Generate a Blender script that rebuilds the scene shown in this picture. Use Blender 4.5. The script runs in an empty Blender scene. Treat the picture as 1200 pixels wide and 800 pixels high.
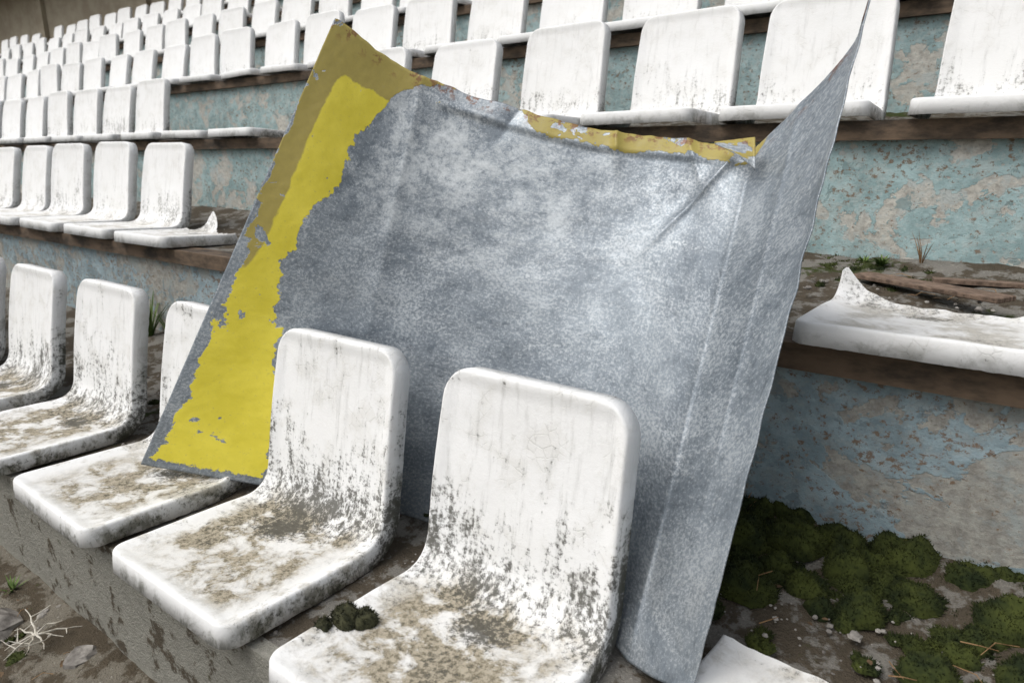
import bpy, math, random
import numpy as np
from mathutils import Vector, Matrix, noise as mn
random.seed(7); np.random.seed(7)
ZO=1.20
D=0.85; H=0.455; Y0=0.5
sc=bpy.context.scene
# ---------------------------------------------------------------- node helpers
class NT:
    def __init__(s,name):
        s.m=bpy.data.materials.new(name); s.m.use_nodes=True
        s.t=s.m.node_tree; s.t.nodes.clear()
        s.out=s.t.nodes.new('ShaderNodeOutputMaterial'); s.b=s.t.nodes.new('ShaderNodeBsdfPrincipled')
        s.t.links.new(s.b.outputs[0],s.out.inputs[0])
        s.tc=s.t.nodes.new('ShaderNodeTexCoord')
    def put(s,sock,v):
        if isinstance(v,bpy.types.NodeSocket): s.t.links.new(v,sock)
        elif isinstance(v,(tuple,list)):
            sock.default_value=tuple(v)+(1,) if (len(v)==3 and sock.type=='RGBA') else v
        else: sock.default_value=v
    def M(s,op,a,b=0.0,c=0.0,clamp=False):
        n=s.t.nodes.new('ShaderNodeMath'); n.operation=op; n.use_clamp=clamp
        s.put(n.inputs[0],a); s.put(n.inputs[1],b); s.put(n.inputs[2],c); return n.outputs[0]
    def V(s,op,a,b):
        n=s.t.nodes.new('ShaderNodeVectorMath'); n.operation=op
        s.put(n.inputs[0],a); s.put(n.inputs[1],b); return n.outputs[0]
    def noise(s,vec,scale,detail=4,rough=0.55,dist=0.0):
        n=s.t.nodes.new('ShaderNodeTexNoise'); s.put(n.inputs['Vector'],vec)
        n.inputs['Scale'].default_value=scale; n.inputs['Detail'].default_value=min(detail,5)
        n.inputs['Roughness'].default_value=rough; n.inputs['Distortion'].default_value=dist
        return n.outputs[0]
    def vor(s,vec,scale,feat='F1',out='Distance'):
        n=s.t.nodes.new('ShaderNodeTexVoronoi'); n.feature=feat; s.put(n.inputs['Vector'],vec)
        n.inputs['Scale'].default_value=scale; return n.outputs[out]
    def ss(s,v,a,b,lo=0.0,hi=1.0):
        n=s.t.nodes.new('ShaderNodeMapRange'); n.interpolation_type='SMOOTHSTEP'
        s.put(n.inputs[0],v); s.put(n.inputs[1],a); s.put(n.inputs[2],b); s.put(n.inputs[3],lo); s.put(n.inputs[4],hi)
        return n.outputs[0]
    def mix(s,f,a,b):
        n=s.t.nodes.new('ShaderNodeMix'); n.data_type='RGBA'
        s.put(n.inputs[0],f); s.put(n.inputs[6],a); s.put(n.inputs[7],b); return n.outputs[2]
    def xyz(s,v):
        n=s.t.nodes.new('ShaderNodeSeparateXYZ'); s.put(n.inputs[0],v); return n.outputs
    def comb(s,x,y,z):
        n=s.t.nodes.new('ShaderNodeCombineXYZ'); s.put(n.inputs[0],x); s.put(n.inputs[1],y); s.put(n.inputs[2],z); return n.outputs[0]
    def curve(s,v,pts):
        n=s.t.nodes.new('ShaderNodeFloatCurve'); c=n.mapping.curves[0]
        c.points[0].location=pts[0]; c.points[-1].location=pts[-1]
        for p in pts[1:-1]: c.points.new(*p)
        n.mapping.update(); s.put(n.inputs['Value'],v); return n.outputs[0]
    def bump(s,h,strength=0.5,dist=0.01):
        n=s.t.nodes.new('ShaderNodeBump'); n.inputs['Strength'].default_value=strength; n.inputs['Distance'].default_value=dist
        s.put(n.inputs['Height'],h); s.t.links.new(n.outputs[0],s.b.inputs['Normal'])
    def fin(s,col,rough=0.7,metal=0.0,spec=0.4):
        s.put(s.b.inputs['Base Color'],col); s.put(s.b.inputs['Roughness'],rough); s.put(s.b.inputs['Metallic'],metal)
        s.b.inputs['Specular IOR Level'].default_value=spec; return s.m
    @property
    def obj(s): return s.tc.outputs['Object']
    @property
    def uv(s): return s.tc.outputs['UV']

def seat_mat(name,dirt):
    n=NT(name)
    info=n.t.nodes.new('ShaderNodeObjectInfo')
    off=n.M('MULTIPLY',info.outputs['Random'],37.0)
    uv=n.uv; x,l,_=n.xyz(uv)
    vec=n.V('ADD',uv,n.comb(off,off,off))
    ax=n.M('ABSOLUTE',x)
    strk=n.noise(n.V('MULTIPLY',vec,(5.0,0.7,1)),11,6,0.68)
    sp=n.noise(vec,95,5,0.78)
    med=n.noise(vec,14,5,0.68,0.3)
    big=n.noise(vec,4.5,2,0.5)
    pan=n.ss(l,0.38,0.30)
    pan=n.M('MULTIPLY',pan,n.ss(l,-0.01,0.06))
    junc=n.M('MULTIPLY',n.ss(l,0.26,0.36),n.ss(l,0.60,0.37))
    back=n.ss(l,0.34,0.40)
    rim=n.ss(ax,0.212,0.235)
    rimf=n.ss(l,-0.012,-0.035)
    rimd=n.M('MULTIPLY',n.M('MAXIMUM',rim,rimf),n.ss(l,0.62,0.4))
    base=n.mix(big,(0.75,0.75,0.735),(0.825,0.83,0.83))
    wea=n.M('MULTIPLY',n.ss(med,0.45,0.68),0.30*min(1,dirt+0.2))
    base=n.mix(wea,base,(0.56,0.545,0.49))
    base=n.mix(n.M('MULTIPLY',n.M('MULTIPLY',n.ss(strk,0.50,0.72),back),0.36*min(1,dirt+.15)),base,(0.36,0.36,0.34))
    cz=n.vor(n.V('ADD',vec,n.comb(n.M('MULTIPLY',sp,0.012),n.M('MULTIPLY',med,0.02),0.0)),42,'DISTANCE_TO_EDGE')
    czm=n.M('MULTIPLY',n.ss(cz,0.05,0.0),n.ss(med,0.48,0.64))
    base=n.mix(n.M('MULTIPLY',czm,0.18),base,(0.30,0.29,0.26))
    st=n.M('MULTIPLY',n.ss(n.M('ADD',med,n.M('MULTIPLY',big,0.5)),0.66,0.86),pan)
    inner=n.ss(n.M('ADD',ax,n.M('MULTIPLY',n.M('SUBTRACT',med,0.5),0.15)),0.20,0.13)
    st=n.M('MULTIPLY',n.M('ADD',n.M('MULTIPLY',st,0.6),n.M('MULTIPLY',n.M('MULTIPLY',pan,inner),n.ss(med,0.34,0.58,0.24,0.68))),dirt,clamp=True)
    c=n.mix(st,base,n.mix(n.ss(sp,0.4,0.6),(0.37,0.33,0.255),(0.19,0.165,0.115)))
    # patch where water stands in the middle of the pan
    dx=n.M('MULTIPLY',n.M('SUBTRACT',x,n.M('MULTIPLY',n.M('SUBTRACT',info.outputs['Random'],0.5),0.08)),0.8); dl=n.M('MULTIPLY',n.M('SUBTRACT',l,0.26),1.2)
    rr=n.M('SQRT',n.M('ADD',n.M('MULTIPLY',dx,dx),n.M('MULTIPLY',dl,dl)))
    wet=n.M('MULTIPLY',n.ss(rr,0.075,0.0),0.36)
    env=n.M('ADD',n.M('MULTIPLY',junc,0.27),n.M('MULTIPLY',pan,0.12))
    env=n.M('ADD',env,wet)
    env=n.M('ADD',env,n.M('MULTIPLY',rimd,0.10))
    env=n.M('ADD',env,n.M('MULTIPLY',n.M('SUBTRACT',med,0.5),0.60))
    env=n.M('ADD',env,n.M('MULTIPLY',n.M('MULTIPLY',n.M('SUBTRACT',strk,0.5),back),0.95))
    env=n.M('ADD',env,n.M('MULTIPLY',n.M('SUBTRACT',big,0.5),0.55))
    val=n.M('ADD',n.M('MULTIPLY',n.M('SUBTRACT',sp,0.5),1.35),env)
    k=0.36-0.18*dirt
    bl=n.M('MULTIPLY',n.ss(val,k,k+0.26),min(0.90,0.45+dirt*0.5))
    c=n.mix(bl,c,n.mix(med,(0.035,0.034,0.028),(0.11,0.105,0.088)))
    c=n.mix(n.M('MULTIPLY',n.M('MULTIPLY',rimd,n.ss(med,0.44,0.60)),0.6*dirt),c,(0.075,0.08,0.05))
    n.bump(n.M('ADD',n.M('MULTIPLY',sp,0.6),n.M('ADD',n.M('MULTIPLY',n.M('ADD',bl,czm),-0.35),med)),0.5,0.003)
    return n.fin(c,n.ss(st,0,1,0.66,0.9),0,0.2)

def wall_mat(name,blue=(0.22,0.40,0.43),amount=0.5,grime=0.5,pale=1.0):
    n=NT(name); o=n.obj; x,y,z=n.xyz(o)
    v=n.V('MULTIPLY',o,(1,1,1.2))
    a=n.noise(v,5.5,5,0.62,0.5); b=n.noise(v,38,5,0.75); g=n.noise(v,1.3,2,0.5); d=n.noise(v,13,5,0.72)
    plaster=n.mix(n.ss(b,.3,.7),tuple(q*pale for q in (0.34,0.325,0.29)),tuple(q*pale for q in (0.62,0.605,0.54)))
    plaster=n.mix(n.ss(d,0.50,0.60,0,.8),plaster,tuple(q*pale for q in (0.44,0.49,0.48)))
    bl=n.mix(n.ss(d,0.35,0.65),blue,tuple(min(1,q*1.30+0.06) for q in blue))
    thr=n.M('ADD',n.M('ADD',a,n.M('MULTIPLY',b,0.22)),n.M('MULTIPLY',g,0.45))
    pm=n.ss(thr,0.895-0.14*amount,0.88-0.14*amount)
    c=n.mix(pm,bl,plaster)
    pm2=n.ss(n.M('ADD',n.noise(n.V('ADD',v,(5,3,9)),8,5,0.70,.5),n.M('MULTIPLY',b,.12)),0.655,0.665)
    c=n.mix(n.M('MULTIPLY',pm2,0.75),c,tuple(q*0.80 for q in blue))
    # faint washed film over everything, finely broken
    c=n.mix(n.ss(n.noise(n.V('ADD',v,(1,8,2)),24,5,.8),.48,.60,0,.35),c,tuple(q*pale for q in (0.50,0.52,0.49)))
    ru=n.ss(n.M('ADD',n.noise(v,60,5,0.75),n.M('MULTIPLY',a,0.45)),0.79,0.87)
    c=n.mix(n.M('MULTIPLY',ru,0.8),c,(0.19,0.11,0.055))
    dk=n.noise(n.V('MULTIPLY',o,(1,1,0.25)),9,5,0.72)
    c=n.mix(n.M('MULTIPLY',n.ss(dk,0.50,0.75),grime),c,(0.13,0.12,0.10))
    fl=n.noise(v,130,3,0.7)
    c=n.mix(n.ss(fl,0.60,0.72,0,0.5),c,(0.12,0.105,0.085))
    n.bump(n.M('ADD',n.M('MULTIPLY',pm,-0.5),n.M('MULTIPLY',b,1.0)),0.6,0.006)
    return n.fin(c,0.9,0,.25)

def conc_mat(name,dirt=0.5,light=(0.33,0.315,0.28),mossy=0.5):
    n=NT(name); o=n.obj
    a=n.noise(o,3.5,5,0.65,0.2); b=n.noise(o,40,5,0.75); d=n.noise(o,9,5,0.7); e=n.noise(o,160,3,0.7)
    c=n.mix(b,tuple(q*0.5 for q in light),light)
    c=n.mix(n.ss(e,0.60,0.72),c,(0.42,0.40,0.36))
    soil=n.mix(b,(0.030,0.023,0.015),(0.11,0.085,0.055))
    c=n.mix(n.ss(n.M('ADD',d,n.M('MULTIPLY',b,0.3)),0.78-0.25*dirt,0.86-0.25*dirt,0,.9),c,soil)
    ms=n.mix(e,(0.020,0.030,0.008),(0.07,0.085,0.022))
    c=n.mix(n.ss(n.M('ADD',a,n.M('MULTIPLY',b,0.3)),0.86-0.2*mossy,0.93-0.2*mossy),c,ms)
    n.bump(n.M('ADD',b,n.M('MULTIPLY',e,0.4)),0.9,0.012)
    return n.fin(c,0.95,0,0.2)

def simple(name,c0,c1,scale=20,rough=0.8,bump=0.4,stretch=(1,1,1),spec=0.3,bd=0.004):
    n=NT(name); v=n.V('MULTIPLY',n.obj,stretch); a=n.noise(v,scale,5,0.68)
    n.bump(a,bump,bd); return n.fin(n.mix(n.ss(a,0.33,0.67),c0,c1),rough,0,spec)

def sheet_mat():
    n=NT('galvanised_sheet'); uv=n.uv; s,t,_=n.xyz(uv)
    v=n.V('MULTIPLY',uv,(1.38,1.12,1))
    big=n.noise(v,2.4,3,0.55,0.4); med=n.noise(v,8,5,0.66,0.3); fine=n.noise(v,140,4,0.82); f2=n.noise(v,42,5,0.80)
    vc=n.vor(v,130,'F1','Color'); vx,_,_=n.xyz(vc)
    c=n.mix(n.ss(n.M('ADD',n.M('MULTIPLY',big,0.65),n.M('MULTIPLY',med,0.55)),0.44,0.76),(0.128,0.154,0.180),(0.232,0.267,0.298))
    c=n.mix(n.M('MULTIPLY',vx,0.26),c,(0.34,0.37,0.40))
    c=n.mix(n.ss(n.M('ADD',fine,n.M('MULTIPLY',med,0.40)),0.66,0.82,0,0.50),c,(0.56,0.59,0.61))
    c=n.mix(n.ss(n.M('ADD',f2,n.M('MULTIPLY',med,0.3)),0.61,0.50,0,0.38),c,(0.080,0.096,0.114))
    # scuffs: broad pale rubs broken by the fine grain
    sc_=n.noise(n.V('ADD',n.V('MULTIPLY',v,(1,2.2,1)),(4,4,4)),5,5,0.72,0.8)
    c=n.mix(n.M('MULTIPLY',n.ss(sc_,0.53,0.66),n.ss(fine,0.42,0.58,0,0.55)),c,(0.52,0.55,0.57))
    ds=n.M('SUBTRACT',s,0.33); dt=n.M('MULTIPLY',n.M('SUBTRACT',t,0.86),1.2)
    rr=n.M('SQRT',n.M('ADD',n.M('MULTIPLY',ds,ds),n.M('MULTIPLY',dt,dt)))
    cl=n.M('MULTIPLY',n.ss(rr,0.38,0.02),n.ss(n.M('ADD',n.M('MULTIPLY',med,0.7),n.M('MULTIPLY',f2,0.7)),0.60,0.90))
    c=n.mix(n.M('MULTIPLY',cl,0.8),c,(0.62,0.65,0.66))
    run=n.noise(n.V('MULTIPLY',v,(14,0.9,1)),3,5,0.6)
    c=n.mix(n.ss(run,0.55,0.72,0,0.12),c,(0.45,0.48,0.50))
    scr=n.noise(n.V('MULTIPLY',n.V('ADD',v,n.comb(n.M('MULTIPLY',t,0.5),0.0,0.0)),(90,2.2,1)),2.0,3,0.6)
    c=n.mix(n.ss(scr,0.71,0.77,0,0.4),c,(0.55,0.57,0.58))
    c=n.mix(n.M('MULTIPLY',n.ss(t,0.30,0.0),n.ss(med,.35,.7,0.1,.45)),c,(0.14,0.145,0.14))
    bd=n.curve(t,[(0,.185),(.05,.19),(.2,.175),(.3,.145),(.42,.105),(.5,.095),(.6,.105),(.8,.135),(.9,.155),(1,.20)])
    wob=n.M('MULTIPLY',n.M('SUBTRACT',n.noise(v,11,5,0.62,0.4),0.5),0.11)
    m1=n.ss(n.M('SUBTRACT',n.M('ADD',bd,wob),s),-0.0006,0.0006)
    edge=n.curve(t,[(0,.010),(.1,.025),(.3,.025),(.45,.018),(.6,.005),(.8,.0),(1,0.0)])
    m2=n.ss(n.M('SUBTRACT',s,n.M('ADD',edge,n.M('MULTIPLY',n.M('SUBTRACT',n.noise(v,14,5,0.64,0.4),0.5),0.10))),-0.0006,0.0006)
    hol=n.noise(n.V('ADD',v,(3.1,7.7,0)),11,5,0.62,0.4)
    m3=n.ss(hol,0.642,0.638)
    m4=n.ss(n.M('ADD',t,n.M('MULTIPLY',n.M('SUBTRACT',f2,0.5),0.05)),0.018,0.020)
    ym=n.M('MULTIPLY',n.M('MULTIPLY',m1,m2),n.M('MULTIPLY',m3,m4))
    tb=n.M('ADD',t,n.M('MULTIPLY',n.M('SUBTRACT',n.noise(v,18,5,0.68),0.5),0.045))
    lim=n.curve(s,[(0,.93),(.15,.93),(.21,.975),(.27,1.0),(.40,.998),(.44,.960),(.52,.965),(.58,.957),(.70,.965),(.84,.965),(.86,.999),(1,1)])
    ym2=n.M('MULTIPLY',n.ss(n.M('SUBTRACT',tb,lim),0.0,0.002),n.ss(n.noise(n.V('ADD',v,(1.7,0.4,2)),11,4,0.6),0.60,0.592))
    ym2=n.M('MULTIPLY',ym2,n.ss(s,0.86,0.85))
    flk=n.M('MULTIPLY',n.M('MULTIPLY',n.ss(t,0.90,0.96),n.ss(s,0.36,0.30)),n.ss(n.noise(n.V('ADD',v,(9,4,1)),16,4,0.6),0.66,0.665))
    dull=n.ss(n.M('ADD',n.M('ADD',n.M('MULTIPLY',n.ss(s,0.07,0.02),n.ss(t,0.35,0.6)),n.ss(t,0.90,0.95)),n.M('MULTIPLY',n.M('SUBTRACT',med,0.5),1.2)),0.42,0.56)
    yc=n.mix(dull,n.mix(n.ss(med,.3,.7),(0.57,0.485,0.035),(0.68,0.585,0.06)),n.mix(f2,(0.25,0.205,0.055),(0.42,0.34,0.08)))
    yc=n.mix(n.ss(n.M('ADD',fine,n.M('MULTIPLY',f2,0.4)),0.78,0.93,0,0.6),yc,(0.25,0.23,0.12))
    ymm=n.M('MAXIMUM',n.M('MAXIMUM',ym,ym2),flk)
    c=n.mix(ymm,c,yc)
    rust=n.M('MULTIPLY',n.ss(t,0.965,0.995),n.ss(n.noise(v,30,5,0.7),0.52,0.60))
    c=n.mix(n.M('MULTIPLY',rust,0.8),c,(0.17,0.065,0.025))
    n.bump(n.M('ADD',n.M('MULTIPLY',ymm,0.6),n.M('ADD',n.M('MULTIPLY',f2,0.22),n.M('MULTIPLY',med,0.5))),0.4,0.004)
    mt=n.M('MULTIPLY',n.M('SUBTRACT',1.0,ymm),0.45)
    return n.fin(c,n.ss(f2,0.35,0.65,0.40,0.60),mt,0.4)

M_seat_d=seat_mat('weathered_plastic_dirty',1.0)
M_seat_m=seat_mat('weathered_plastic_medium',0.48)
M_seat_l=seat_mat('weathered_plastic_light',0.18)
M_wall_a=wall_mat('peeling_blue_plaster',(0.225,0.30,0.33),0.25,0.5,0.72)
M_wall_b=wall_mat('peeling_teal_plaster',(0.25,0.355,0.36),0.50,0.35,1.0)
M_wall_c=wall_mat('teal_plaster',(0.26,0.36,0.365),0.9,0.4,1.0)
M_conc=conc_mat('dirty_concrete_tread',0.75,(0.28,0.265,0.235),0.5)
M_conc2=conc_mat('old_concrete_face',0.35,(0.38,0.37,0.32),0.35)
M_ground=conc_mat('soil_ground',0.65,(0.25,0.225,0.18),0.5)
M_beam=simple('rusty_edge_strip',(0.030,0.024,0.018),(0.15,0.105,0.07),14,0.85,0.6,(0.4,1,1))
M_sheet=sheet_mat()
M_moss=simple('moss_green',(0.010,0.017,0.004),(0.050,0.061,0.012),16,0.95,0.5)
M_mossd=simple('moss_dark',(0.018,0.02,0.010),(0.06,0.06,0.03),60,0.95,0.5)
M_leaf=simple('dead_leaf',(0.05,0.03,0.015),(0.17,0.11,0.06),15,0.8,0.3)
M_stone=simple('stone',(0.11,0.10,0.09),(0.34,0.32,0.29),18,0.9,0.6)
M_twig=simple('dry_twig',(0.35,0.32,0.26),(0.60,0.57,0.50),40,0.8,0.4)
M_grass=simple('weed_green',(0.05,0.10,0.02),(0.14,0.20,0.05),20,0.7,0.2)
M_dry=simple('weed_dry',(0.16,0.09,0.04),(0.32,0.20,0.10),20,0.8,0.2)
M_wood=simple('old_wood',(0.08,0.055,0.04),(0.24,0.17,0.125),18,0.85,0.6,(2,9,2))
M_beige=simple('beige_wall_plaster',(0.32,0.27,0.20),(0.42,0.37,0.28),2.5,0.9,0.3)
M_dark=simple('dark_roof',(0.03,0.03,0.035),(0.06,0.06,0.06),8,0.7,0.3)

def mesh_obj(name,verts,faces,mat,parent=None,smooth=False,uv=None,loc=None):
    me=bpy.data.meshes.new(name); me.from_pydata([tuple(map(float,v)) for v in verts],[],faces); me.update()
    if mat: me.materials.append(mat)
    if smooth: me.polygons.foreach_set('use_smooth',[True]*len(me.polygons))
    if uv is not None:
        ul=me.uv_layers.new(name='UVMap'); idx=np.empty(len(me.loops),dtype=np.int32); me.loops.foreach_get('vertex_index',idx)
        ul.data.foreach_set('uv',np.asarray(uv,dtype=np.float32)[idx].ravel())
    ob=bpy.data.objects.new(name,me); sc.collection.objects.link(ob)
    if parent: ob.parent=parent
    if loc: ob.location=loc
    return ob
def empty(name,loc=(0,0,0)):
    e=bpy.data.objects.new(name,None); e.empty_display_size=0.1; e.location=loc; sc.collection.objects.link(e); return e
def box(name,x0,x1,y0,y1,z0,z1,mat,parent=None):
    v=[(x0,y0,z0),(x1,y0,z0),(x1,y1,z0),(x0,y1,z0),(x0,y0,z1),(x1,y0,z1),(x1,y1,z1),(x0,y1,z1)]
    f=[(0,3,2,1),(4,5,6,7),(0,1,5,4),(1,2,6,5),(2,3,7,6),(3,0,4,7)]
    return mesh_obj(name,v,f,mat,parent)

# ---------------------------------------------------------------- seats
NTAB=400; LT=0.722
ls=np.linspace(-0.1,LT+0.1,NTAB)
def theta(l):
    u=min(1,max(0,(l-0.285)/0.115)); u=u*u*(3-2*u)
    th=-2+ (81+2)*u
    if l>0.45: th-= 5*min(1,(l-0.45)/0.28)
    return math.radians(th)
ths=np.array([theta(l) for l in ls]); dl=ls[1]-ls[0]
ys=np.concatenate([[0],np.cumsum(np.cos((ths[1:]+ths[:-1])/2)*dl)]); zs=np.concatenate([[0],np.cumsum(np.sin((ths[1:]+ths[:-1])/2)*dl)])
ys-=np.interp(0,ls,ys); zs-=np.interp(0,ls,zs)
def pmap(w,l,n):
    th=np.interp(l,ls,ths); y=np.interp(l,ls,ys)-math.sin(th)*n; z=np.interp(l,ls,zs)+math.cos(th)*n
    return (w,y,z)
def sstep(a,b,x):
    t=min(1,max(0,(x-a)/(b-a))); return t*t*(3-2*t)
def seat_mesh(name,mats,nx=30,nl=56,cut=None,seed=0):
    W=0.206; rf=0.028; rt=0.055
    rows=[]
    k=7 if nx>20 else 4
    for i in range(k):
        ph=math.pi/2*i/k; rows.append((rf*(1-math.cos(ph)),W-rf+rf*math.sin(ph)))
    for i in range(nl+1):
        rows.append((rf+(LT-rf-rt)*i/nl,W))
    for i in range(1,k+1):
        ph=math.pi/2*i/k; rows.append((LT-rt+rt*math.sin(ph),W-rt+rt*math.cos(ph)))
    def taper(l):
        return 1-0.055*sstep(0.22,0.42,l)-0.03*sstep(0.45,LT,l)
    V=[];UV=[];F=[];orig=[]
    def add(w,l,n,uw,ul):
        lo=l
        if cut is not None:
            c=cut(w); 
            if l>c: l=c
            if ul>c: ul=c
        V.append(pmap(w,l,n)); UV.append((uw,ul)); orig.append((w,lo)); return len(V)-1
    grid=[]
    for (l,hw) in rows:
        r=[]; hw2=hw*taper(l)
        for i in range(nx+1):
            q=-1+2*i/nx; q=math.copysign(1-(1-abs(q))**1.25,q) if nx>20 else q
            w=q*hw2; e=min(W*taper(l)-abs(w),l,LT-l)
            n=-0.006*sstep(0,0.028,e)-0.007*(1-(w/W)**2)*sstep(0,0.12,min(l,LT-l))
            n+=0.0015*mn.noise(Vector((w*12+seed,l*12,0)))
            r.append(add(w,l,n,w,l))
        grid.append(r)
    nr=len(rows)
    for j in range(nr-1):
        for i in range(nx): F.append((grid[j][i],grid[j][i+1],grid[j+1][i+1],grid[j+1][i]))
    loop=[grid[0][i] for i in range(nx+1)]+[grid[j][nx] for j in range(1,nr)]+[grid[nr-1][i] for i in range(nx-1,-1,-1)]+[grid[j][0] for j in range(nr-2,0,-1)]
    P=[orig[i] for i in loop]; m=len(loop); nrm=[]
    for i in range(m):
        a=P[i-1]; b=P[(i+1)%m]; tx,ty=b[0]-a[0],b[1]-a[1]; L=math.hypot(tx,ty) or 1; nrm.append((ty/L,-tx/L))
    prev=loop; 
    for (o,n,uo) in ((0.003,-0.0004,.004),(0.0055,-0.0018,.008),(0.0075,-0.0055,.012),(0.0105,-0.043,.045),(0.007,-0.0435,.05),(0.0055,-0.012,.03)):
        cur=[]
        for i in range(m):
            # worn, slightly nibbled lower lip of the rim
            nn=n+(0.0018*mn.noise(Vector((P[i][0]*60+seed,P[i][1]*60,1))) if n<-.04 else 0)
            cur.append(add(P[i][0]+nrm[i][0]*o,P[i][1]+nrm[i][1]*o,nn,P[i][0]+nrm[i][0]*uo,P[i][1]+nrm[i][1]*uo))
        for i in range(m):
            q=(i+1)%m; F.append((prev[i],cur[i],cur[q],prev[q]))
        prev=cur
    if cut is not None:
        F=[f for f in F if not all(orig[i][1]>cut(orig[i][0]) for i in f)]
    me=bpy.data.meshes.new(name); me.from_pydata(V,[],F); me.update()
    ul=me.uv_layers.new(name='UVMap'); idx=np.empty(len(me.loops),dtype=np.int32); me.loops.foreach_get('vertex_index',idx)
    ul.data.foreach_set('uv',np.asarray(UV,dtype=np.float32)[idx].ravel())
    me.polygons.foreach_set('use_smooth',[True]*len(me.polygons)); me.materials.append(mats)
    return me
ME_d=[seat_mesh('seat_shell_dirty',M_seat_d,34,70,seed=s*3.3) for s in range(3)]
ME_m=seat_mesh('seat_shell_medium',M_seat_m,26,48)
ME_l=seat_mesh('seat_shell_light',M_seat_l,12,26)
def cutA(w):
    return 0.330+0.075*math.exp(-abs((w+0.192)/0.050)**1.15)+0.03*sstep(0.12,0.2,w)+0.006*mn.noise(Vector((w*40,1.3,0)))
def cutB(w):
    return 0.32+0.10*math.exp(-abs((w+0.06)/0.05)**1.4)+0.015*mn.noise(Vector((w*50,4.3,0)))
def cutC(w):
    return 0.34+0.07*math.exp(-((w-0.17)/0.04)**2)+0.015*mn.noise(Vector((w*60,9.3,0)))
def cutD(w):
    return 0.325+0.003*mn.noise(Vector((w*60,2.3,0)))
BR={k:seat_mesh('broken_shell_'+k,M_seat_m,40,110,cut=c) for k,c in (('a',cutA),('b',cutB),('c',cutC),('d',cutD))}

def place(me,cx,m,name='stadium_seat',j=1.0,dy=0,rz=None):
    ob=bpy.data.objects.new(name,me); sc.collection.objects.link(ob)
    ob.location=(cx+random.uniform(-.006,.006)*j,Y0+D*m+dy+random.uniform(-.006,.006)*j,ZO-0.755+H*m)
    ob.rotation_euler=(math.radians(random.uniform(-1.4,1.4)*j),math.radians(random.uniform(-.6,.6)*j),math.radians(random.uniform(-2,2)*j) if rz is None else rz)
    return ob
for i,cx in enumerate([-.643,-1.168,-1.69,-2.25,-2.82,-3.38,-3.92,-4.45]): place(ME_d[i%3],cx,0,j=0.4)
for cx in (.43,.95,1.48): place(ME_d[1],cx,0)
place(BR['d'],-.095,0,'broken_stadium_seat',dy=0.158,rz=math.radians(-1),j=.3)
for i in range(8): place(ME_m,-3.44-.525*i,1)
place(BR['b'],-2.91,1,'broken_stadium_seat')
place(ME_m,-1.86,1)
place(BR['c'],-.645,1,'broken_stadium_seat',dy=-.02)
place(BR['a'],-.115,1,'broken_stadium_seat',j=0.2,rz=math.radians(0.5))
for cx in (.75,1.28,1.8): place(ME_m,cx,1)
for cx in (-.085,-.609,-1.135,-1.67,-2.24,-2.80,.45,.98,1.5): place(ME_m,cx,2)
for cx in (-3.55,-4.07,-4.60): place(BR['d'],cx,2,'broken_stadium_seat')
for i in range(15): place(ME_m if i<4 else ME_l,-5.14-.525*i,2)
NR_=7
for m in range(3,NR_):
    y=Y0+D*m; xl=-(3.0*y)-4
    x=1.5+{3:0.02,4:.21,5:.1,6:.3}[m]
    while x>xl:
        r=random.random()
        if m<5 and x>-4: 
            place(ME_m if r<.6 else ME_l,x,m)
        elif r>.06: place(ME_l if r<.8 else ME_m,x,m,j=1.9)
        else: place(BR['c'],x,m,'broken_stadium_seat')
        x-=.525

# ---------------------------------------------------------------- terrace
XL,XR=-34,9
xs_f=np.concatenate([np.arange(XL,-4.2,0.8),np.arange(-4.2,1.6,0.02),np.arange(1.6,XR+.1,0.6)])
xs_c=np.arange(XL,XR+.1,0.5)
def tread(m,parent):
    fine=m in (0,1,2)
    xs=xs_f if fine else xs_c
    yv=np.linspace(Y0+D*m+.045,Y0+D*(m+1)+.075,44 if fine else 4)
    V=[];F=[]; z0=ZO-.812+H*m
    for j,y in enumerate(yv):
        f=(y-yv[0])/(yv[-1]-yv[0])
        for x in xs:
            z=z0+.045*sstep(.38,.85,f)
            if fine:
                amp=min(1,f*8)*(.45+.55*sstep(.38,.6,f))
                z+=amp*(.010*mn.noise(Vector((x*4,y*4,m)))+.006*mn.noise(Vector((x*14,y*14,m)))+.004*mn.noise(Vector((x*40,y*40,m))))
                z+=.03*sstep(.80,1,f+.1*mn.noise(Vector((x*3,m,0))))
            V.append((x,y,z))
    nx=len(xs)
    base=len(V)
    for x in xs: V.append((x,yv[0]-.002,z0-.05))
    for i in range(nx-1): F.append((base+i,base+i+1,i+1,i))
    for j in range(len(yv)-1):
        for i in range(nx-1):
            a=j*nx+i; F.append((a,a+1,a+nx+1,a+nx))
    mesh_obj('tread',V,F,M_conc,parent,True)
def wallgrid(name,y,z0,z1,mat,parent,amp=.004):
    zs_=np.linspace(z0,z1,14); V=[];F=[]
    for z in zs_:
        for x in xs_f: V.append((x,y+amp*mn.noise(Vector((x*5,z*5,y)))+amp*.5*mn.noise(Vector((x*22,z*22,y))),z))
    n=len(xs_f)
    for j in range(len(zs_)-1):
        for i in range(n-1):
            a=j*n+i; F.append((a,a+1,a+n+1,a+n))
    return mesh_obj(name,V,F,mat,parent,True)
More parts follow.
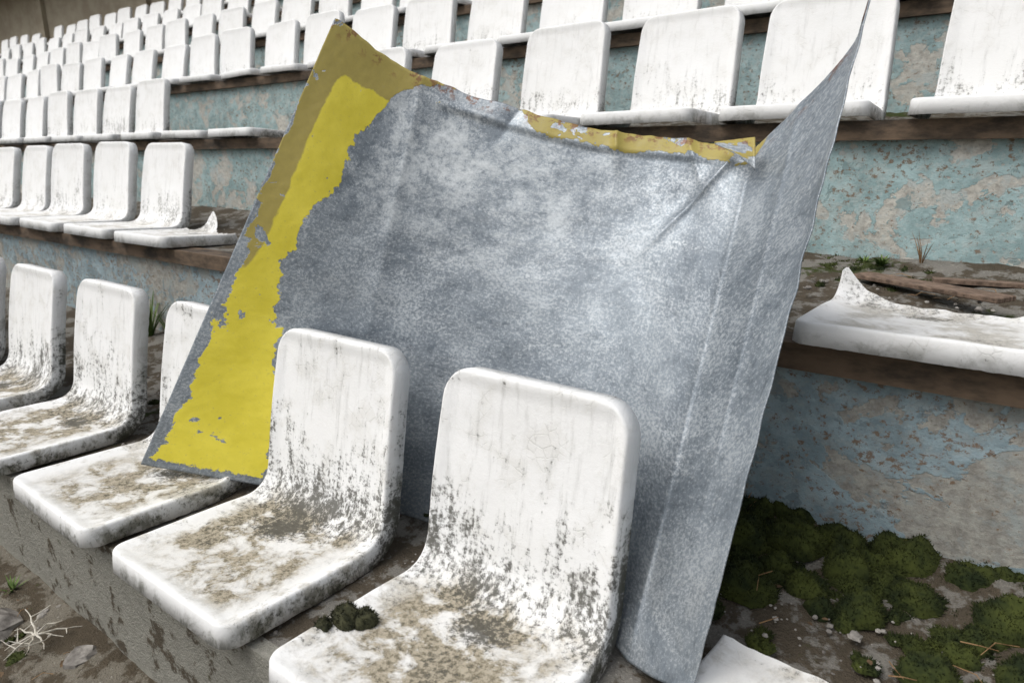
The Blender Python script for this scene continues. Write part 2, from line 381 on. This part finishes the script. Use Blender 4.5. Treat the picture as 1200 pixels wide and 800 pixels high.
for m in range(0,NR_+1):
    e=empty('concrete_terrace_step')
    zt=ZO-.80+H*m; y=Y0+D*m
    if m<NR_: tread(m,e)
    zb=zt-H-.03
    mat=M_conc2 if m==0 else (M_wall_a if m==1 else (M_wall_b if m==2 else M_wall_c))
    if m<4: wallgrid('riser',y+.062,zb,zt-.03,mat,e)
    elif m<NR_: box('riser',XL,XR,y+.062,y+.09,zb,zt-.03,mat,e)
    if m>0 and m<NR_: box('edge_strip',XL,XR,y+.028,y+.125,zt-.062,zt-.008,M_beam,e)
    elif m==0: 
        box('edge_slab',XL,XR,y+.03,y+.06,zt-.07,zt-.010,M_conc2,e)
b=empty('grandstand_wall'); yb=Y0+D*NR_+.06; zb=ZO-.8+H*(NR_-1)
box('wall',XL-6,XR,yb,yb+.4,zb-.3,ZO+3.35,M_beige,b)
box('roof_eave',XL-6,XR,yb-.8,yb+.6,ZO+3.353,ZO+3.65,M_dark,b)
for k in range(11):
    x=-38+k*4.2; box('pilaster',x,x+.35,yb-.08,yb-.002,zb-.2,ZO+3.34,M_beige,b)
# ground
gx=np.concatenate([[-400,-120,-40,-12],np.arange(-5,2,0.03),[5,15,50,150,400]]); gy=np.concatenate([[-400,-100,-30,-8,-3],np.arange(-1.2,.58,0.03),[.62]])
V=[];F=[]
for y in gy:
    for x in gx:
        z=.012*mn.noise(Vector((x*5,y*5,2)))+.008*mn.noise(Vector((x*18,y*18,2)))+.05*sstep(.3,.6,y+.08*mn.noise(Vector((x*4,0,0)))) if abs(x)<6 and y>-2 else 0
        V.append((x,y,z))
n=len(gx)
for j in range(len(gy)-1):
    for i in range(n-1):
        a=j*n+i; F.append((a,a+1,a+n+1,a+n))
mesh_obj('ground',V,F,M_ground,None,True)
mesh_obj('background',[(-400,yb+.3,-.02),(400,yb+.3,-.02),(400,500,-.02),(-400,500,-.02)],[(0,1,2,3)],M_ground)

# ---------------------------------------------------------------- metal sheet
S=[0,.18,.345,.53,.69,.84,.90,.96,1]
T=[(-1.313,1.10,.300),(-1.184,1.20,.190),(-1.023,1.28,.128),(-.778,1.36,.060),(-.597,1.40,.040),(-.445,1.40,.020),(-.356,1.36,.094),(-.272,1.31,.180),(-.254,1.30,.245)]
B=[(-1.70,.714,-.748),(-1.416,.852,-.775),(-1.15,.955,-.785),(-.85,.995,-.785),(-.60,.975,-.785),(-.408,.865,-.79),(-.362,.85,-.785),(-.315,.84,-.775),(-.288,.834,-.77)]
T=np.array(T);B=np.array(B); LAST=len(S)-1
def cat(P,s,brk=5):
    i=max(j for j in range(LAST) if S[j]<=s) if s<1 else LAST-1
    lo,hi=(0,brk) if i<brk else (brk,LAST)
    t=(s-S[i])/(S[i+1]-S[i])
    def tan(k):
        a=max(lo,k-1); c=min(hi,k+1); return (P[c]-P[a])/(S[c]-S[a])
    h=S[i+1]-S[i]
    return (2*t**3-3*t**2+1)*P[i]+(t**3-2*t**2+t)*h*tan(i)+(-2*t**3+3*t**2)*P[i+1]+(t**3-t**2)*h*tan(i+1)
NS,NTT=380,240
nvec=np.array([.25,-.85,.46]); nvec/=np.linalg.norm(nvec)
def crease(x,w,e=.12):
    return math.exp(-(math.sqrt(x*x+(w*e)**2))/w)
V=[];UV=[];F=[]
for i in range(NS+1):
    s=i/NS; tp=cat(T,s); bt=cat(B,s); up=(tp-bt)/np.linalg.norm(tp-bt)
    for j in range(NTT+1):
        t=j/NTT
        p=bt*(1-t)+tp*t
        env=sstep(0,.06,s)*sstep(0,.08,1-s)*sstep(0,.1,t)
        d=-.018*math.sin(math.pi*t)*math.sin(math.pi*min(1,s/.84))
        # shallow factory fold lines
        sc1=.30*(1-t)+.215*t; d+=.0065*crease(s-sc1,.022)*sstep(.15,.5,t)
        d+=.014*mn.noise(Vector((s*2.3,t*2.0,5)))*env+.0045*mn.noise(Vector((s*6,t*4,9)))*env+.0012*mn.noise(Vector((s*18,t*14,9)))+.0004*mn.noise(Vector((s*70,t*60,9)))
        # sharp kinks at the top edge
        d+=.015*crease(s-.565-.22*(1-t),.010)*sstep(.88,.98,t)
        d-=.009*crease(s-.40+.2*(1-t),.012)*sstep(.90,.99,t)
        d+=.009*crease(s-.70-.5*(1-t),.012)*sstep(.86,.97,t)
        # dent with a sharp lip under the folded corner
        a_=(s-.775)+.55*(.92-t); b_=(s-.775)-.15*(.92-t)
        d+=.016*crease(a_,.013)*sstep(.68,.90,t)*(1-sstep(.94,1,t))
        d-=.012*math.exp(-((s-.73)/.035)**2-((t-.86)/.05)**2)
        # ridge line down to the foot (hard fold where the right wing turns)
        d+=.008*crease(s-.838,.008)*(1-.4*t)*sstep(0,.1,t)
        hs_=sstep(.22,.32,s)*sstep(0,.03,.86-s)
        d+=hs_*(.005*sstep(.945,.962,t)-.009*max(0,(t-.962)/.038))
        if s>.84: d+=.010*math.sin(t*7+s*6)*sstep(.84,.9,s)*(.3+.7*t)+.007*crease(s-.925+.03*t,.007)*sstep(.1,.6,t)
        p=p+nvec*d
        if t>.94: p=p+up*(.008*mn.noise(Vector((s*14,0,3)))+.003*mn.noise(Vector((s*45,0,3))))*sstep(.94,1,t)
        if s>.96: p=p+np.array([1,.2,0])*(.0035*mn.noise(Vector((t*22,0,8)))*sstep(.96,1,s))
        V.append(p); UV.append((s,t))
    last=V[-1]
    for (a,bk) in ((.0035,.002),(.004,.006),(.001,.0085),(-.022,.0085)):
        V.append(last+up*a-nvec*bk); UV.append((s,.999))
R=NTT+5
for i in range(NS):
    for j in range(R-1):
        a=i*R+j; F.append((a,a+R,a+R+1,a+1))
for k in range(len(V)): V[k]=V[k]+np.array([0,0,ZO])
sh=empty('bent_metal_sheet')
so=mesh_obj('galvanised_panel',V,F,M_sheet,sh,True,UV)
md=so.modifiers.new('thick','SOLIDIFY'); md.thickness=.0022; md.offset=-1
def tabpt(a): return np.array(a)+np.array([0,0,ZO])
p0=tabpt((-.52,1.375,.030)); p1=tabpt((-.432,1.350,.028)); p2=tabpt((-.418,1.322,-.034)); p3=tabpt((-.50,1.350,-.012))
V2=[];F2=[];U2=[]
K=16
for i in range(K+1):
    for j in range(K+1):
        u,v=i/K,j/K
        a=p0*(1-u)+p1*u; b_=p3*(1-u)+p2*u
        vv=v*(.10+.90*u**.9)
        q=a*(1-vv)+b_*vv+nvec*(.014*math.sin(math.pi*min(1,vv*.6+.1))*(.3+.7*u)+.016*u)
        V2.append(q); U2.append((.80+.04*u,.999-.05*v))
for i in range(K):
    for j in range(K):
        a=i*(K+1)+j; F2.append((a,a+1,a+K+2,a+K+1))
fo=mesh_obj('folded_corner',V2,F2,M_sheet,sh,True,U2); md=fo.modifiers.new('thick','SOLIDIFY'); md.thickness=.002

# ---------------------------------------------------------------- moss, debris
def moss(name,mounds,mat,mat2,dens=1.0,bl=.007):
    V=[];F=[]
    par=empty(name)
    BV=[];BF=[]
    for (x,y,z,r,h) in mounds:
        b0=len(BV); NA,NR=18,6
        sd=random.random()*100
        def surf(an,q):
            rr=r*(1+.35*mn.noise(Vector((math.cos(an)*1.3+sd,math.sin(an)*1.3,sd))))*math.sin(q)
            zz=h*math.cos(q)*(1+.5*mn.noise(Vector((math.cos(an)*rr/r*2+sd,math.sin(an)*rr/r*2,1))))
            return Vector((x+math.cos(an)*rr,y+math.sin(an)*rr,z-.004+zz))
        for k in range(NR+1):
            for a in range(NA): BV.append(surf(2*math.pi*a/NA,math.pi/2*k/NR+.001))
        for k in range(NR):
            for a in range(NA): 
                a2=(a+1)%NA; BF.append((b0+k*NA+a,b0+(k+1)*NA+a,b0+(k+1)*NA+a2,b0+k*NA+a2))
        cnt=int(dens*240000*r*r)+50
        for _ in range(cnt):
            an=random.random()*6.283; q=math.acos(random.random()**.8)
            p=surf(an,q); nn=Vector((math.cos(an)*math.sin(q),math.sin(an)*math.sin(q),math.cos(q)+.5)).normalized()
            nn=(nn+Vector((random.gauss(0,.45),random.gauss(0,.45),random.gauss(0,.3)))).normalized()
            sd2=nn.orthogonal().normalized(); sd2.rotate(Matrix.Rotation(random.random()*6.28,3,nn))
            L=bl*random.uniform(.5,1.3); w=bl*.2; b=len(V)
            V+= [p-sd2*w,p+sd2*w,p+nn*L]; F.append((b,b+1,b+2))
    mesh_obj('cushion',BV,BF,mat2,par,True); mesh_obj('shoots',V,F,mat,par)
zt0=ZO-.780
def tz(y): return zt0+.025*sstep(1.1,1.42,y)
md_=[]
for (x,y,r) in [(-.085,1.41,.08),(-.124,1.2,.06),(-.32,1.164,.08),(-.01,1.10,.055),(.083,1.285,.065),(-.278,1.345,.08),(-.38,1.30,.085),(-.42,1.18,.075),(-.36,1.05,.05),(-.2,1.40,.06),(-.22,1.22,.05),(.02,1.38,.065),(.15,1.38,.08),(.13,1.17,.065),(-.06,1.28,.055),(-.17,1.30,.06),(-.45,1.4,.07),(.2,1.25,.06),(-.30,1.43,.07),(-.37,1.40,.06),(.08,1.42,.06)]:
    md_.append((x,y,tz(y),r*random.uniform(.7,.9),r*random.uniform(.5,.8)))
for _ in range(230):
    x=random.uniform(-.55,.5); y=random.uniform(1.15,1.44)
    if mn.noise(Vector((x*8,y*8,4)))<.0: continue
    r=random.uniform(.014,.036); md_.append((x,y,tz(y)-.002,r,r*random.uniform(.5,.95)))
for _ in range(140):
    x=random.uniform(-.55,.5); y=1.43-abs(random.gauss(0,.2)); 
    if y<1.0: continue
    md_.append((x,y,tz(y),random.uniform(.008,.022),random.uniform(.005,.013)))
for _ in range(70):
    x=random.uniform(-2.6,-.5); y=random.uniform(.95,1.42); md_.append((x,y,zt0+.01,random.uniform(.01,.03),random.uniform(.005,.015)))
moss('moss',md_,M_moss,M_moss)
zt1=ZO-.80+H+.02
md_=[]
for _ in range(150):
    x=random.uniform(-.7,.7); y=2.28-abs(random.gauss(0,.2)); 
    if y<1.75: continue
    md_.append((x,y,zt1+.03*sstep(2.0,2.28,y)-.005,random.uniform(.012,.04),random.uniform(.006,.016)))
moss('moss',md_,M_moss,M_moss,.6)
md_=[]
for _ in range(70):
    x=random.uniform(-2.6,-.9); y=random.uniform(.1,.55); md_.append((x,y,.035*sstep(.3,.6,y),random.uniform(.01,.035),random.uniform(.005,.012)))
moss('moss',md_,M_moss,M_moss,.5)
moss('moss_tuft',[(-.832,.640,ZO-.765,.027,.028),(-.803,.660,ZO-.765,.022,.022),(-.845,.604,ZO-.762,.015,.015)],M_mossd,M_mossd,2.2,.006)

def lump(V,F,x,y,z,r,fl=.6):
    nu,nv=8,5; b=len(V); sd=random.random()*50
    for k in range(nv+1):
        for a in range(nu):
            ph=math.pi*k/nv; th=2*math.pi*a/nu
            d=Vector((math.sin(ph)*math.cos(th),math.sin(ph)*math.sin(th),math.cos(ph)))
            q=r*(1+.5*mn.noise(d*1.4+Vector((sd,0,0)))); V.append((x+d.x*q,y+d.y*q,z+d.z*q*fl))
    for k in range(nv):
        for a in range(nu):
            a2=(a+1)%nu; F.append((b+k*nu+a,b+(k+1)*nu+a,b+(k+1)*nu+a2,b+k*nu+a2))
V=[];F=[]
for _ in range(420):
    x=random.uniform(-.6,.6); y=random.uniform(.95,1.44); lump(V,F,x,y,tz(y)+.003,random.choice([.002,.002,.003,.005]))
for _ in range(300):
    x=random.uniform(-3,.6); y=random.uniform(1.78,2.26); lump(V,F,x,y,zt1+.002,random.choice([.003,.004,.005,.009]))
for _ in range(600):
    x=random.uniform(-2.9,-.6); y=random.uniform(-.2,.56); lump(V,F,x,y,.035*sstep(.3,.6,y)+.004,random.choice([.004,.005,.008,.012]))
for _ in range(400):
    x=random.uniform(-2.6,-.5); y=random.uniform(.57,1.42); lump(V,F,x,y,ZO-.812+.045*sstep(.9,1.3,y)+.002,random.choice([.002,.003,.005]))
mesh_obj('gravel',V,F,M_stone)
for (x,y,z,r) in [(-1.75,.26,.01,.06),(-1.55,.40,.03,.05),(-2.0,.42,.02,.07),(-2.2,.30,.01,.06),(-1.4,.30,.01,.045),(-1.9,.20,.01,.05),(-2.45,.45,.02,.07),(-1.66,.50,.04,.04),(-.12,1.12,zt0+.012,.012)]:
    V=[];F=[]; lump(V,F,x,y,z,r,.45); mesh_obj('stone',V,F,M_stone)
V=[];F=[]
def leaf(x,y,z,L):
    a=random.random()*6.28; c,s=math.cos(a),math.sin(a); b=len(V); w=L*.3
    pts=[(-L/2,0,0),(-L*.15,w,.3*w),(L*.2,w*.8,.4*w),(L/2,0,.2*w),(L*.2,-w*.8,.3*w),(-L*.15,-w,.5*w)]
    for (px,py,pz) in pts: V.append((x+c*px-s*py,y+s*px+c*py,z+.004+pz*random.uniform(.2,1)))
    F.append((b,b+1,b+2,b+3)); F.append((b,b+3,b+4,b+5))
for _ in range(22): 
    y=random.uniform(1.0,1.3); leaf(random.uniform(-.6,.6),y,tz(y)+.012,random.uniform(.008,.02))
for _ in range(60): leaf(random.uniform(-2.6,.6),random.uniform(1.78,2.26),zt1+.01,random.uniform(.012,.03))
for _ in range(70): leaf(random.uniform(-2.9,-.7),random.uniform(-.1,.55),.03,random.uniform(.012,.03))
for _ in range(60): leaf(random.uniform(-2.6,-.5),random.uniform(.96,1.4),ZO-.785,random.uniform(.01,.025))
mesh_obj('fallen_leaves',V,F,M_leaf)
def tube(V,F,pts,r0,r1):
    b=len(V); n=6
    for k,p in enumerate(pts):
        p=Vector(p); q=Vector(pts[min(k+1,len(pts)-1)])-Vector(pts[max(k-1,0)]); q.normalize(); o=q.orthogonal().normalized(); o2=q.cross(o); r=r0+(r1-r0)*k/(len(pts)-1)
        for a in range(n): V.append(tuple(p+(o*math.cos(a*6.283/n)+o2*math.sin(a*6.283/n))*r))
    for k in range(len(pts)-1):
        for a in range(n):
            a2=(a+1)%n; F.append((b+k*n+a,b+k*n+a2,b+(k+1)*n+a2,b+(k+1)*n+a))
V=[];F=[]
c0=Vector((-1.80,.455,.065))
for k in range(9):
    a=k*.7+random.uniform(-.2,.2); d=Vector((math.cos(a),math.sin(a),random.uniform(0,.35))); L=random.uniform(.05,.12)
    pts=[c0+d*L*q/5+Vector((0,0,-.02*(q/5)**2))+Vector((random.gauss(0,.002),random.gauss(0,.002),0)) for q in range(6)]
    tube(V,F,pts,.0028,.001)
    tube(V,F,[pts[3],pts[3]+Vector((d.y,-d.x,.2))*.025,pts[3]+Vector((d.y,-d.x,.3))*.045],.0018,.0008)
mesh_obj('dry_twig',V,F,M_twig)
V=[];F=[]
for _ in range(60):
    x,y,z=random.choice([(random.uniform(-.5,.5),random.uniform(1.0,1.42),zt0+.03),(random.uniform(-2.6,-1),random.uniform(.1,.5),.045),(random.uniform(-1,.5),random.uniform(1.8,2.2),zt1+.012)])
    a=random.random()*6.28; L=random.uniform(.02,.08)
    tube(V,F,[(x,y,z),(x+math.cos(a)*L*.5,y+math.sin(a)*L*.5,z+.006),(x+math.cos(a+.3)*L,y+math.sin(a+.3)*L,z)],.0011,.0006)
mesh_obj('dry_twig',V,F,M_dry)
def weed(x,y,z,h,n,mat,name='weed_plant',spread=.5,wid=.035):
    V=[];F=[]
    for _ in range(n):
        a=random.random()*6.28; d=Vector((math.cos(a),math.sin(a),0)); L=h*random.uniform(.5,1); w=h*wid+.0008; sp=random.uniform(.1,spread)
        side=Vector((-d.y,d.x,0)); b=len(V); K=6
        for k in range(K):
            q=k/(K-1); p=Vector((x,y,z))+d*(L*sp*q**1.5+random.uniform(0,.003))+Vector((0,0,L*q*(1-.25*sp*q))); ww=w*(math.sin(math.pi*min(1,q*.8+.2)))+.0003
            V.append(p-side*ww); V.append(p+side*ww)
        for k in range(K-1): F.append((b+2*k,b+2*k+1,b+2*k+3,b+2*k+2))
    return mesh_obj(name,V,F,mat)
weed(-.31,2.19,zt1+.02,.055,40,M_grass,spread=1.3); weed(-.36,2.22,zt1+.02,.04,26,M_grass,spread=1.3)
weed(-.215,2.22,zt1+.02,.13,9,M_dry,spread=.5,wid=.005)
weed(-2.95,1.36,ZO-.77,.26,46,M_grass,spread=.7,wid=.012); weed(-2.8,1.38,ZO-.77,.18,30,M_grass,spread=.7,wid=.015)
weed(-.40,1.38,zt0+.01,.08,10,M_dry,spread=.8,wid=.01); weed(.17,1.30,zt0+.02,.08,12,M_dry,spread=.9,wid=.01); weed(-.12,1.42,zt0+.02,.07,8,M_dry,spread=1,wid=.01)
weed(-2.1,.5,.03,.05,20,M_grass,spread=1.2)
pl=box('wooden_plank',-.20,.20,-.03,.03,-.006,.006,M_wood); pl.location=(-.17,1.93,zt1+.022); pl.rotation_euler=(math.radians(3),math.radians(-1),math.radians(-34))
bv=pl.modifiers.new('b','BEVEL'); bv.width=.002
pl=box('wooden_plank',-.12,.12,-.018,.018,-.005,.005,M_wood); pl.location=(-.05,2.08,zt1+.02); pl.rotation_euler=(0,0,math.radians(12))

# ---------------------------------------------------------------- camera, light
cam=bpy.data.cameras.new('camera'); co=bpy.data.objects.new('camera',cam); sc.collection.objects.link(co); sc.camera=co
Fv=Vector((-.5757,.7753,-.2595)).normalized(); Rv=Vector((.803,.596,0)).normalized(); Uv=Rv.cross(Fv).normalized()
co.matrix_world=Matrix(((Rv.x,Uv.x,-Fv.x,0),(Rv.y,Uv.y,-Fv.y,0),(Rv.z,Uv.z,-Fv.z,ZO),(0,0,0,1)))
cam.sensor_width=36; cam.lens=24; cam.clip_end=2000; cam.clip_start=.02
cam.dof.use_dof=True; cam.dof.focus_distance=1.45; cam.dof.aperture_fstop=5.6
el=math.radians(58); az_dir=Vector((-.45,-.75,0)).normalized()
w=bpy.data.worlds.new('World'); sc.world=w; w.use_nodes=True; nt=w.node_tree
bg=nt.nodes['Background']; sky=nt.nodes.new('ShaderNodeTexSky'); sky.sky_type='NISHITA'; sky.sun_disc=False
sky.sun_elevation=el; sky.sun_rotation=math.atan2(az_dir.x,az_dir.y); sky.dust_density=5; sky.air_density=1.3; sky.ozone_density=1
hs=nt.nodes.new('ShaderNodeHueSaturation'); hs.inputs['Saturation'].default_value=.36
nt.links.new(sky.outputs[0],hs.inputs['Color']); nt.links.new(hs.outputs[0],bg.inputs['Color']); bg.inputs['Strength'].default_value=.15
sl=bpy.data.lights.new('sun','SUN'); sl.energy=1.45; sl.angle=math.radians(45); sl.color=(1,.99,.975)
so_=bpy.data.objects.new('sun',sl); sc.collection.objects.link(so_)
dv=Vector((az_dir.x*math.cos(el),az_dir.y*math.cos(el),math.sin(el))); so_.rotation_euler=dv.to_track_quat('Z','Y').to_euler(); so_.location=(0,-3,6)
sc.view_settings.view_transform='Standard'; sc.view_settings.look='None'; sc.view_settings.exposure=0
